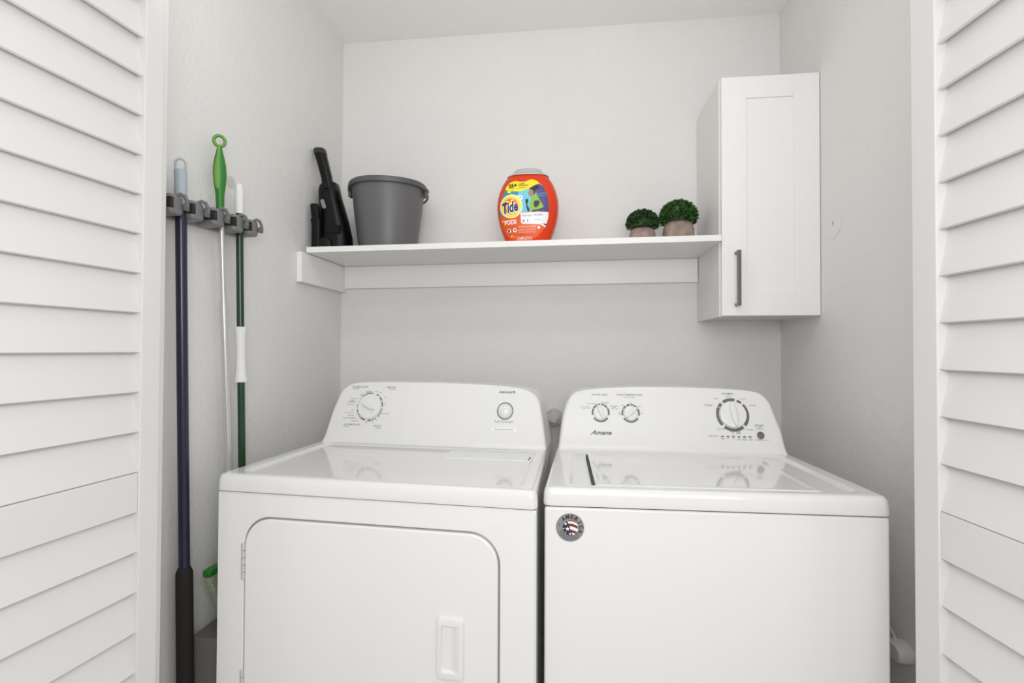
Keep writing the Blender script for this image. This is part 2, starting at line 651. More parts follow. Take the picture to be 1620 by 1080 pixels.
# large dial ring with gaps
cx, cz = .5234, 1.0161
r0, r1 = .0375, .0455
for a0, a1 in ((-128, -52), (-43, 42), (50, 68), (76, 124), (133, 150), (152, 223)):
    arc_ring(rg, fW, cx, cz, r0, r1, a0, a1)
rg.build('dial_ring', 'ring', wash, smooth=False)
for cx2 in (.1512, .2376):
    rg = MB()
    for a0, a1 in ((-15, 32), (38, 62), (66, 84), (92, 116), (120, 148), (152, 195), (-146, -34)) if cx2 < .2 else ((-15, 30), (36, 66), (70, 88), (94, 118), (124, 150), (154, 195), (-146, -34)):
        arc_ring(rg, fW, cx2, 1.0158, .0215, .0262, a0, a1)
    rg.build('dial_ring', 'ring', wash, smooth=False)
rg = MB()
for i in range(6):
    u = .4846 + i * .0150
    patch(rg, [(u, .9556), (u + .0076, .9556), (u + .0084, .9592), (u + .0008, .9592)], fW)
rg.build('status_marks', 'ring', wash, smooth=False)
rg = MB()
rg.loft([[fW(.5928 + r * math.cos(2 * PI * i / 28), .9620 + r * math.sin(2 * PI * i / 28), o) for i in range(28)] for r, o in ((.0100, 0), (.0100, .0012), (.0090, .0018))])
rg.build('start_button', 'ring', wash)
knob(wash, 'dial', fW, cx, cz, .0365, .012, 96)
knob(wash, 'dial', fW, .1512, 1.0158, .0195, .010, 112, gl=1.15, gw=.3)
knob(wash, 'dial', fW, .2376, 1.0158, .0195, .010, 42, gl=1.15, gw=.3)
lo = MB()
put_text(lo, 'Amana', fW, .1205, .9560, .0115, .0612, 'L', .45, .018)
patch(lo, [(.1160, .9530), (.1270, .9585), (.1305, .9600), (.1180, .9545)], fW)
lo.build('logo', 'print', wash, smooth=False)
wt = MB()
small_text(wt, fW, [
    ('WATER LEVEL', .1495, 1.0650, .0045, .0480, 'C', 0), ('WASH TEMPERATURE', .2350, 1.0655, .0045, .0750, 'C', 0), ('all cold rinses', .2350, 1.0595, .0030, .0320, 'C', 0),
    ('auto sensing', .1250, 1.0405, .0030, .0290, 'C', 0), ('auto sensing', .1075, 1.0310, .0030, .0270, 'C', 0), ('+ extra rinse', .1085, 1.0268, .0030, .0250, 'C', 0),
    ('deep water', .1650, 1.0440, .0030, .0240, 'C', 0), ('wash', .1650, 1.0400, .0030, .0110, 'C', 0), ('deep water', .1900, 1.0345, .0030, .0250, 'C', 0),
    ('wash', .1900, 1.0305, .0030, .0110, 'C', 0), ('+ extra rinse', .1905, 1.0265, .0030, .0250, 'C', 0),
    ('cool', .2376, 1.0430, .0030, .0100, 'C', 0), ('cold', .2140, 1.0360, .0030, .0090, 'C', 0), ('warm', .2620, 1.0345, .0030, .0120, 'C', 0),
    ('tap', .2060, 1.0160, .0030, .0070, 'C', 0), ('cold', .2055, 1.0120, .0030, .0090, 'C', 0), ('hot', .2700, 1.0150, .0030, .0075, 'C', 0),
    ('NORMAL', .5160, 1.0720, .0052, .0330, 'C', 0), ('regular', .5180, 1.0656, .0030, .0150, 'C', 0), ('heavy', .4830, 1.0590, .0030, .0130, 'C', 0), ('casual', .5560, 1.0590, .0030, .0140, 'C', 0),
    ('bulky items', .4590, 1.0425, .0030, .0240, 'C', 0), ('& sheets', .4600, 1.0385, .0030, .0190, 'C', 0), ('delicate', .5810, 1.0415, .0030, .0190, 'C', 0),
    ('drain/spin', .4890, .9760, .0030, .0240, 'C', 0), ('rinse/spin', .5640, .9755, .0030, .0230, 'C', 0), ('clean washer', .5260, .9700, .0030, .0300, 'C', 0), ('with', .5180, .9660, .0028, .0080, 'C', 0),
    ('cycle status', .4640, .9568, .0036, .0270, 'C', 0), ('sensing', .4890, .9518, .0026, .0130, 'C', 0), ('fill', .4890, .9486, .0026, .0040, 'C', 0), ('wash', .5030, .9518, .0026, .0090, 'C', 0),
    ('rinse', .5180, .9518, .0026, .0090, 'C', 0), ('final', .5330, .9518, .0026, .0080, 'C', 0), ('spin', .5330, .9484, .0026, .0080, 'C', 0), ('cycle', .5480, .9518, .0026, .0100, 'C', 0),
    ('complete', .5480, .9484, .0026, .0150, 'C', 0), ('lid', .5650, .9518, .0026, .0050, 'C', 0), ('locked', .5650, .9484, .0026, .0110, 'C', 0),
    ('Start', .5930, .9808, .0026, .0100, 'C', 0), ('PAUSE/UNLOCK LID', .5935, .9774, .0024, .0230, 'C', 0), ('CANCEL', .5880, .9482, .0038, .0190, 'C', 0), ('HOLD 3 SEC', .6070, .9482, .0022, .0140, 'C', 0)])
wt.build('lettering', 'print_light', wash, smooth=False)
w2 = MB()
put_text(w2, 'START', fW, .5930, .9845, .0062, .0240, 'C')
put_text(w2, 'affresh', fW, .5340, .9655, .0036, .0120, 'C', .4, .02)
w2.build('lettering', 'print', wash, smooth=False)

# badge on the front panel
bd = thing('round_badge', None, None)
bd.parent = wash
bd.location = (.0553, .0028, .8325)
for k_ in ('label', 'category'):
    if k_ in bd.keys():
        del bd[k_]


def fB(x, z, out=0.0):
    return (x, -.0012 - out, z)


n = 48
MB().loft([[(r * math.cos(2 * PI * i / n), y, r * math.sin(2 * PI * i / n)) for i in range(n)] for r, y in ((.0290, .001), (.0290, -.0006), (.0283, -.0010))]).build('disc', 'disc', bd)


def fb(k_):
    return lambda x, z: (x, -.0011 - .0002 * k_, z)


q = MB()
patch(q, circle(.0008, 0, .0160, 40), fb(1))
q.build('flag_field', 'white', bd, smooth=False)
q = MB()
rf = .0160


def clipc(pts):
    out = []
    for x, z in pts:
        d = math.hypot(x - .0008, z)
        if d > rf:
            x, z = .0008 + (x - .0008) * rf / d, z * rf / d
        out.append((x, z))
    return out


for zc, t in ((.0145, .0024), (.0056, .0056), (-.0070, .0056)):
    top = [(-.004 + .001 * i, zc + t / 2 - .004 * ((i - 4) / 14) ** 2 * (1 if i > 4 else .2)) for i in range(21)]
    bot = [(x, z - t) for x, z in top[::-1]]
    patch(q, clipc(top) + clipc(bot), fb(2))
q.build('red_stripes', 'bred', bd, smooth=False)
q = MB()
cant = [(-.0060, .0150)] + [(.0008 + rf * math.cos(R(a)), rf * math.sin(R(a))) for a in range(150, 291, 10)] + [(.0050, -.0145)]
patch(q, cant, fb(3))
q.build('navy_field', 'bnavy', bd, smooth=False)
q = MB()


def star(cx_, cz_, r):
    return [(cx_ + (r if i % 2 == 0 else r * .42) * math.sin(PI * i / 5), cz_ + (r if i % 2 == 0 else r * .42) * math.cos(PI * i / 5)) for i in range(10)]


for sx_, sz_, sr in ((-.0050, -.0025, .0048), (-.0090, .0080, .0036), (.0002, -.0125, .0030), (-.0128, -.0020, .0018), (-.0088, -.0100, .0016)):
    patch(q, star(sx_, sz_, sr), fb(4))
q.build('stars', 'white', bd, smooth=False)
q = MB()
q2 = MB()
for i, ch in enumerate('AMERICA'):
    a = 128 - i * 24.5
    rr = .0187
    px, pz = rr * math.cos(R(a)), rr * math.sin(R(a))
    put_text(q2 if ch == 'E' else q, ch, fb(2), px, pz, .0080, .0072 if ch == 'M' else .0018 if ch == 'I' else .0066, 'C', 0, .045, R(a - 90))
for a in (164, -18):
    patch(q, circle(.0225 * math.cos(R(a)), .0225 * math.sin(R(a)), .0012, 10), fb(2))
for rr in (.0182, .0206, .0230, .0254):
    a = 198 if rr < .024 else 215
    while a < (325 if rr < .024 else 310):
        arc_ring(q, fb(2), 0, 0, rr - .0005, rr + .0004, a, a + 4, 2)
        a += 6.5
q.build('lettering', 'bnavy', bd, smooth=False)
q2.build('red_letter', 'bred', bd, smooth=False)

# ---------------- dryer
DW = .7395
dry = thing('clothes_dryer', 'white front-loading clothes dryer with one large console dial, left of the washing machine', 'dryer',
            (-.8066, 1.0762, 0), (0, 0, -.0682))
WD = (DW, .0, .066)
MB().box(.002, DW - .002, .022, .665, .03, .874, .006, 3).warp(*WD).build('body', 'enamel', dry)
dx0, dx1, dz0, dz1, dr_ = .0755, .6590, .250, .8187, .062
fp = MB()


def xz(pts, y):
    return [(x, y, z) for x, z in pts]


def outer_match(x0, x1, z0, z1, nn=6):
    return rrect(x0, x1, z0, z1, .004, nn)


g = .0042
fp.loft([xz(outer_match(.002, DW - .002, .03, .874, 8), .022), xz(outer_match(.002, DW - .002, .03, .874, 8), .006), xz(outer_match(.006, DW - .006, .034, .870, 8), .002),
         xz(rrect(dx0 - g - .003, dx1 + g + .003, dz0 - g - .003, dz1 + g + .003, dr_ + g + .003, 8), .002),
         xz(rrect(dx0 - g, dx1 + g, dz0 - g, dz1 + g, dr_ + g, 8), .0045), xz(rrect(dx0 - g, dx1 + g, dz0 - g, dz1 + g, dr_ + g, 8), .0215)], cap0=False, cap1=False)
fp.build('front_panel', 'enamel', dry, angle=40)
dd = MB()
dd.loft([xz(rrect(dx0, dx1, dz0, dz1, dr_, 8), .0215), xz(rrect(dx0, dx1, dz0, dz1, dr_, 8), .004), xz(rrect(dx0 + .0012, dx1 - .0012, dz0 + .0012, dz1 - .0012, dr_, 8), .001),
         xz(rrect(dx0 + .004, dx1 - .004, dz0 + .004, dz1 - .004, dr_ - .003, 8), -.0005)], cap0=False, cap1=True)
ddoor = dd.build('door', 'enamel', dry, angle=40)
hx0, hx1, hz0, hz1 = .531, .588, .519, .644
hd = MB()
HN = 5
hd.loft([xz(rrect(hx0 - .002, hx1 + .002, hz0 - .002, hz1 + .002, .010, HN), -.0004), xz(rrect(hx0, hx1, hz0, hz1, .009, HN), -.006), xz(rrect(hx0 + .004, hx1 - .004, hz0 + .004, hz1 - .004, .007, HN), -.0075),
         xz(rrect(hx0 + .010, hx1 - .010, hz0 + .014, hz1 - .014, .005, HN), -.0075), xz(rrect(hx0 + .0108, hx1 - .0145, hz0 + .0150, hz1 - .0150, .004, HN), -.0055),
         xz(rrect(hx0 + .0115, hx1 - .0240, hz0 + .0170, hz1 - .0160, .004, HN), -.0015), xz(rrect(hx0 + .012, hx1 - .026, hz0 + .018, hz1 - .0165, .004, HN), -.0012)], cap0=False, cap1=True)
hd.build('handle', 'plastic', ddoor, angle=40)
for za, zb in ((.680, .762), (.398, .479)):
    hb = MB()
    nseg = 5
    for i in range(nseg):
        z0 = za + (zb - za) * i / nseg
        hb.lathe([(.0032, z0 + .0006), (.0038, z0 + .0012), (.0038, z0 + (zb - za) / nseg - .0012), (.0032, z0 + (zb - za) / nseg - .0006)], 12, .0725, .0005)
        hb.box(.0655, .0725, .0012, .0035, z0 + .001, z0 + (zb - za) / nseg - .001, .0004)
    hb.build('hinge', 'steel', dry)
MB().box(.006, DW - .006, .008, .66, .872, .879).warp(*WD).build('seam', 'dark', dry)
top_panel(dry, DW, .60, (.040, .708, .032, .412), WD)
MB().box(.004, DW - .004, .50, .672, .874, .918, .006).warp(*WD).build('rear_deck', 'enamel', dry)
ll = MB()
loops = []
for g_, z in ((0, .9060), (0, .9090), (.0012, .9102), (.010, .9102), (.0112, .9092), (.014, .9092)):
    loops.append([(x, y, z) for x, y in rrect(.438 + g_, .684 - g_, .298 + g_, .400 - g_, .006, 5)])
ll.loft(loops)
ll.build('lint_lid', 'enamel_top', dry, angle=40)
MB().box(.6745, .6770, .300, .335, .9090, .9112).build('lid_gap', 'dark', dry)
for x, y in ((.06, .06), (DW - .06, .06), (.06, .6), (DW - .06, .6)):
    MB().lathe([(.02, 0), (.022, .01), (.012, .014), (.012, .032)], 16, x, y).build('foot', 'dark', dry)
D_OUT = [(.0126, .918), (.0233, .9964), (.0381, 1.0534), (.0457, 1.0684), (.0618, 1.0828), (.0812, 1.091), (.1134, 1.0938), (.2189, 1.0966), (.300, 1.0970), (.378, 1.0964), (.5268, 1.0925), (.5994, 1.0875), (.633, 1.0831), (.6546, 1.0756), (.6714, 1.0636), (.6831, 1.0436), (.6956, .9874), (.7072, .918)]
console(dry, 'console', D_OUT, .42, .575)
fD = mapper(.42)
rg = MB()
cx, cz = .1508, 1.0202
for a0, a1, r0, r1 in ((82, 142, .0405, .0418), (146, 153, .0400, .0416), (157, 165, .0395, .0420), (170, 183, .0393, .0422), (192, 206, .0393, .0422), (213, 218, .0398, .0425), (224, 228, .0398, .0425), (236, 256, .0398, .0425),
                       (270, 285, .0400, .0427), (291, 297, .0400, .0427), (303, 307, .0400, .0427), (318, 356, .0403, .0421), (2, 22, .0398, .0427), (28, 46, .0398, .0427), (56, 66, .0398, .0427)):
    arc_ring(rg, fD, cx, cz, r0 - .0008, r1 + .0004, a0, a1)
for a in (-1, 25, 52, 288, 300, 312, 210, 221, 233):
    arc_ring(rg, fD, cx, cz, .0400, .0450, a, a + 1.0, 1)
rg.build('dial_ring', 'ring', dry, smooth=False)
knob(dry, 'dial', fD, cx, cz, .0375, .011, 154, gl=.66, gw=.2)
bc, bz = .5815, 1.0179
rr_ = MB()
arc_ring(rr_, fD, bc, bz, .0215, .0250, 0, 360, 48)
rr_.build('button_ring', 'print_light', dry, smooth=False)
n = 40
bt = MB()
bt.loft([[fD(bc + r * math.cos(2 * PI * i / n), bz + r * math.sin(2 * PI * i / n), o) for i in range(n)] for r, o in ((.0205, 0), (.0205, .004), (.019, .0065), (.0175, .006), (.0165, .009), (.012, .012), (.006, .0135), (.001, .0138))])
bt.build('start_button', 'plastic', dry, angle=60)
dt = MB()
small_text(dt, fD, [
    ('AUTOMATIC DRY', .1080, 1.0775, .0046, .0560, 'C', .3), ('HIGH HEAT', .0945, 1.0725, .0028, .0240, 'C', .3), ('TIME DRY', .2140, 1.0775, .0046, .0330, 'C', .3), ('HIGH HEAT', .2185, 1.0722, .0028, .0240, 'C', .3),
    ('WRINKLE', .1395, 1.0650, .0028, .0190, 'C', 0), ('PREVENT', .1395, 1.0615, .0028, .0190, 'C', 0), ('COOL', .1200, 1.0560, .0026, .0110, 'C', 0), ('DOWN', .1190, 1.0525, .0026, .0130, 'C', 0),
    ('OFF', .1650, 1.0645, .0028, .0090, 'C', 0), ('60', .1800, 1.0620, .0028, .0060, 'C', 0), ('40', .1960, 1.0480, .0028, .0060, 'C', 0), ('20', .2010, 1.0270, .0028, .0060, 'C', 0),
    ('COOL DOWN', .2040, .9995, .0028, .0290, 'C', 0), ('OFF', .1855, .9905, .0028, .0090, 'C', 0), ('20', .1780, .9810, .0028, .0060, 'C', 0), ('10', .1670, .9745, .0028, .0060, 'C', 0), ('OFF', .1475, .9725, .0028, .0100, 'C', 0),
    ('LESS DRY', .1040, 1.0420, .0026, .0210, 'R', 0), ('ENERGY', .1000, 1.0355, .0026, .0180, 'R', 0), ('PREFERRED', .1000, 1.0320, .0026, .0250, 'R', 0), ('MORE DRY', .0985, 1.0240, .0026, .0230, 'R', 0),
    ('OFF', .0985, 1.0085, .0026, .0080, 'R', 0), ('COOL DOWN', .0990, .9995, .0026, .0280, 'R', 0), ('LESS DRY', .1030, .9910, .0026, .0210, 'R', 0), ('ENERGY PREFERRED', .1110, .9835, .0028, .0440, 'R', 0), ('MORE DRY', .1200, .9755, .0026, .0230, 'R', 0),
    ('AUTOMATIC DRY', .1020, .9640, .0046, .0560, 'C', .3), ('LOW HEAT', .0830, .9590, .0028, .0220, 'C', .3), ('AIR DRY', .1860, .9625, .0046, .0280, 'C', .3), ('NO HEAT', .1890, .9570, .0030, .0190, 'C', .3),
    ('PUSH TO START', .5800, .9850, .0050, .0560, 'C', 0)])
dt.build('lettering', 'print_light', dry, smooth=False)
lo = MB()
put_text(lo, 'Admiral', fD, .5590, 1.0690, .0070, .0390, 'L', .1, .018)
patch(lo, [(.6000, 1.0690), (.6020, 1.0690), (.6020, 1.0740), (.6040, 1.0740), (.6040, 1.0760), (.6000, 1.0760)], fD)
patch(lo, [(.6045, 1.0690), (.6075, 1.0690), (.6075, 1.0712), (.6058, 1.0712), (.6085, 1.0745), (.6060, 1.0760), (.6040, 1.0735)], fD)
lo.build('logo', 'print', dry, smooth=False)
st = MB()
patch(st, [(.5440, .9610), (.6200, .9610), (.6200, .9715), (.5440, .9715)], mapper(.42, .0002))
stk = st.build('sticker', 'white', dry, smooth=False)
st = MB()
put_text(st, 'Please clean filter after each load', mapper(.42, .0008), .5820, .9648, .0028, .0540, 'C')
st.build('lettering', 'print', stk, smooth=False)

# ================================================================== SHELF AND CABINET
SH_TILT = math.atan2(.0110, 1.356)


def shelf_z(x):
    return 1.5490 + (x + .905) * .0081


shelf = thing('wall_shelf', 'long white painted shelf board on cleats across the back wall', 'shelf', (XL, YB, 1.5490 - .0002), (0, -SH_TILT, 0))
MB().box(.0225, 1.3905, -.3170, -.0005, -.0195, 0, .0012).build('board', 'trim', shelf)
MB().box(.0008, .0205, -.3420, -.0008, -.1220, -.0200, .0012).build('cleat', 'trim', shelf)
MB().box(.0212, 1.3890, -.0200, -.0008, -.1080, -.0200, .0012).build('cleat', 'trim', shelf)

CX0, CX1, CZ0, CZ1 = .4640, .7590, 1.3060, 2.0610
CYF = YB - .3040
cab = thing('wall_cabinet', 'narrow white shaker wall cabinet in the right corner above the washer', 'cabinet', (CX0, YB, CZ0))
cw, ch = CX1 - CX0, CZ1 - CZ0
body = MB()
body.box(0, .016, -.285, -.001, 0, ch, .0008)
body.box(cw - .016, cw, -.285, -.001, 0, ch, .0008)
body.box(.016, cw - .016, -.285, -.001, .004, .020, .0005)
body.box(.016, cw - .016, -.285, -.001, ch - .016, ch, .0005)
body.box(.016, cw - .016, -.008, -.001, .020, ch - .016)
body.build('body', 'cabinet_side', cab)
dr = MB()
f0, f1 = -.3040, -.2865
a0, a1, b0, b1 = .0035, cw - .001, .0025, ch - .002
s_ = .0745
iz0, iz1 = .0760, ch - .0700
# stiles, rails, sunk panel
dr.box(a0, a0 + s_, f0, f1, b0, b1, .0012)
dr.box(a1 - s_, a1, f0, f1, b0, b1, .0012)
dr.box(a0 + s_ - .0002, a1 - s_ + .0002, f0 + .0004, f1, b0 + .0002, iz0, .0010)
dr.box(a0 + s_ - .0002, a1 - s_ + .0002, f0 + .0004, f1, iz1, b1 - .0002, .0010)
dr.box(a0 + s_ - .002, a1 - s_ + .002, f0 + .0062, f1 - .002, iz0 - .002, iz1 + .002)
cdoor = dr.build('door', 'cabinet', cab)
hh = MB()
hx = .0455
hh.box(hx - .0056, hx + .0056, f0 - .034, f0 - .026, .0310, .2020, .0010)
hh.box(hx - .0045, hx + .0045, f0 - .0275, f0 + .0004, .1930, .2010, .0008)
hh.box(hx - .0045, hx + .0045, f0 - .0275, f0 + .0004, .0320, .0400, .0008)
tag(hh.build('handle', 'handle', cdoor), 'dark metal bar handle')

# ================================================================== THINGS ON THE SHELF
# bucket
BX, BY = -.6720, 1.7950
bz0 = shelf_z(BX) + .0003
bk = thing('bucket', 'dark grey plastic mop bucket on the shelf, left of the orange tub', 'bucket', (BX, BY, bz0))
prof = [(.090, 0), (.098, .002), (.1035, .010), (.108, .040), (.114, .090), (.1205, .140), (.1265, .195), (.1300, .232), (.1300, .238),
        (.1265, .238), (.1225, .195), (.1165, .140), (.110, .090), (.104, .040), (.098, .012), (.090, .006)]
MB().lathe(prof, 64, cap0=True, cap1=True).build('body', 'bucket', bk)
rim = MB()
ls = []
n = 72
for dr_o, dz in ((-.004, .226), (.0125, .226), (.0145, .229), (.0145, .241), (.012, .2445), (.000, .2445), (-.004, .241)):
    lp = []
    for j in range(n):
        t = 2 * PI * j / n
        lift = .004 * math.cos(2 * t)
        rad = .1275 + dr_o
        lp.append((rad * math.cos(t), rad * math.sin(t), dz + lift * 0 + .002 * math.cos(3 * t + .6)))
    ls.append(lp)
ls.append(ls[0])
rim.loft(ls, False, False)
rim.build('rim', 'bucket_rim', bk)
for a in (186, 6):
    e = MB()
    ca, sa = math.cos(R(a)), math.sin(R(a))
    mt = Matrix.Rotation(R(a), 4, 'Z')
    e.box(.134, .146, -.014, .014, .207, .228, .004, 2, mtx=mt)
    e.box(.140, .149, -.010, .010, .226, .252 if a == 186 else .236, .003, 2, mtx=mt)
    e.build('ear', 'bucket_rim', bk)
hn = MB()
pts = []
for i in range(25):
    t = PI * i / 24
    pts.append((.1440 * math.cos(t) * -1, .1440 * math.sin(t) * .985 + .0, .219 - .010 * math.sin(t)))
hn.tube(pts, .0035, 8)
hn.build('carry_handle', 'bucket_rim', bk)

# hand vacuum leaning in the corner
vac = thing('handheld_vacuum', 'black handheld vacuum standing upright in the left shelf corner, next to the bucket', 'vacuum', (-.862, 1.7400, shelf_z(-.862) + .0003))


def vl(x, z):           # world x,z to local
    return (x + .862, z - shelf_z(-.862) - .0003)


def slab(mb, secs, e=3.0, n=28):
    """secs: (xc, z, half width, depth half, yc)"""
    loops = []
    for xc, z, hw, hd_, yc in secs:
        x_, z_ = vl(xc, z)
        loops.append([(p[0], p[1], z_) for p in selip(hw, hd_, e, n, x_, yc)])
    mb.loft(loops)


vb = MB()
slab(vb, [(-.8480, 1.5515, .056, .050, 0), (-.8480, 1.5560, .058, .052, 0), (-.8490, 1.60, .0565, .050, 0), (-.8540, 1.65, .051, .046, 0), (-.8600, 1.70, .043, .042, 0), (-.8680, 1.740, .038, .039, 0), (-.8720, 1.770, .0355, .036, 0), (-.8725, 1.785, .033, .033, 0), (-.8700, 1.797, .027, .027, 0), (-.868, 1.801, .018, .018, 0)])
vb.build('body', 'black', vac)
vh = MB()
slab(vh, [(-.8690, 1.775, .0190, .018, -.018), (-.8745, 1.812, .0190, .018, -.018), (-.8880, 1.862, .0195, .019, -.018), (-.8990, 1.900, .0205, .020, -.018)], 2.6)
vh.build('grip', 'black', vac)
vc = MB()
slab(vc, [(-.8984, 1.8995, .0210, .0210, -.018), (-.9025, 1.914, .0210, .0205, -.018), (-.9020, 1.919, .0180, .018, -.018), (-.902, 1.921, .012, .012, -.018)], 2.6)
tag(vc.build('end_cap', 'charcoal', vac), 'dark grey end cap')
sx = MB()
slab(sx, [(-.8720, 1.793, .007, .0052, -.0345), (-.8700, 1.778, .009, .006, -.036), (-.869, 1.770, .008, .0045, -.036)], 2.2)
sx.build('switch', 'black_matte', vac)


def oval(mb, x0, z0, x1, z1, hw, y, yd, n=24):
    # capsule between two points in the xz plane, slightly thick
    a0 = math.atan2(z1 - z0, x1 - x0)
    pts = []
    for i in range(n):
        t = a0 - PI / 2 + PI * i / (n - 1)
        pts.append((x1 + hw * math.cos(t), z1 + hw * math.sin(t)))
    for i in range(n):
        t = a0 + PI / 2 + PI * i / (n - 1)
        pts.append((x0 + hw * math.cos(t), z0 + hw * math.sin(t)))
    mb.loft([[(x, y, z) for x, z in pts], [(x, yd, z) for x, z in pts]])


bg = MB()
p0 = vl(-.8710, 1.7030)
p1 = vl(-.8780, 1.7230)
oval(bg, p0[0], p0[1], p1[0], p1[1], .0068, -.030, -.0445)
badge = bg.build('badge', 'badge_grey', vac)
tag(badge, 'small oval grey badge')
cr = MB()
# dust cup at the lower front, side tool and its collar
slab(cr, [(-.872, 1.5520, .036, .012, -.054), (-.872, 1.575, .036, .014, -.053), (-.8705, 1.586, .028, .012, -.052), (-.868, 1.592, .016, .008, -.051)], 2.4)
cr.build('dust_cup', 'black_matte', vac)
lt = MB()
x_, z_ = vl(-.8350, 1.6210)
lt.box(x_ - .030, x_ + .026, -.0530, -.040, z_ - .0140, z_ + .0140, .002)
lt.build('latch', 'black_matte', vac)
ct = MB()
slab(ct, [(-.8905, 1.5520, .0160, .012, -.058), (-.8905, 1.640, .0160, .012, -.058), (-.8920, 1.648, .0175, .0135, -.058), (-.8925, 1.654, .0175, .0135, -.058), (-.8930, 1.657, .0140, .011, -.058),
          (-.8960, 1.685, .0140, .011, -.058), (-.8985, 1.703, .0145, .011, -.058), (-.8990, 1.709, .0120, .009, -.058)], 3.2)
ct.build('crevice_tool', 'black_matte', vac)

# laundry detergent tub
TX, TY = -.1500, 1.7320
tz0 = shelf_z(TX) + .0003
tub = thing('detergent_tub', 'orange tub of laundry detergent pods with grey lid in the middle of the shelf', 'detergent tub', (TX, TY, tz0))
# half widths over height (local z)
TW = [(.000, .0660), (.004, .0700), (.020, .0790), (.045, .0890), (.075, .0980), (.105, .1035), (.130, .1050), (.155, .1030), (.180, .0970), (.200, .0890), (.218, .0790), (.230, .0690), (.236, .0600)]


def tw(z):
    for (z0, w0), (z1, w1) in zip(TW, TW[1:]):
        if z <= z1:
            t = (z - z0) / (z1 - z0)
            return w0 + (w1 - w0) * t
    return TW[-1][1]


def td(z):
    return .040 + .030 * (tw(z) - .060) / .045


TE = 2.9
tbm = MB()
zs = [0, .004, .012, .02, .03, .045, .06, .075, .09, .105, .118, .13, .142, .155, .168, .18, .19, .2, .21, .218, .225, .231, .236]
tbm.loft([[(x, y, z) for x, y in selip(tw(z), td(z), TE, 72)] for z in zs])
tbm.build('body', 'tub', tub, angle=60)
tl = MB()
tl.loft([[(x, y, z) for x, y in selip(a, b, 2.4, 56)] for a, b, z in ((.0715, .050, .2325), (.0720, .0505, .2350), (.0665, .047, .2390), (.0590, .043, .2435), (.0500, .038, .2480), (.0480, .036, .2550), (.0440, .034, .2575), (.0400, .030, .2585))])
tag(tl.build('lid', 'lid', tub, angle=40), 'pale grey screw lid')


def fT(level):
    """label space: zoomed photo units (a right, b down) laid on the front of the tub"""
    def g_(a, b):
        X = -.2826 + a * .2725 / 1003
        Z = 1.8381 - b * .2962 / 1080 - a * .0111 / 1003
        x, z = X - TX, Z - tz0
        z = min(max(z, .002), .234)
        W2 = tw(z)
        t = min(.999, abs(x) / W2)
        y = -td(z) * (1 - t ** TE) ** (1 / TE)
        return (x, y - .0006 - .00025 * level, z)
    return lambda a, b: g_(a, -b)


def lab(parts):
    for nm, m_, lev, shapes in parts:
        mb = MB()
        for sh in shapes:
            patch(mb, [(a, -b) for a, b in sh], fT(lev), 26)
        mb.build(nm, m_, label, smooth=True, angle=80)


def sm(pts, k=3):
    """closed Catmull-Rom smoothing"""
    out = []
    n_ = len(pts)
    for i in range(n_):
        p0, p1, p2, p3 = pts[i - 1], pts[i], pts[(i + 1) % n_], pts[(i + 2) % n_]
        for j in range(k):
            t = j / k
            out.append(tuple(.5 * ((2 * p1[c]) + (-p0[c] + p2[c]) * t + (2 * p0[c] - 5 * p1[c] + 4 * p2[c] - p3[c]) * t * t + (-p0[c] + 3 * p1[c] - 3 * p2[c] + p3[c]) * t ** 3) for c in (0, 1)))
    return out


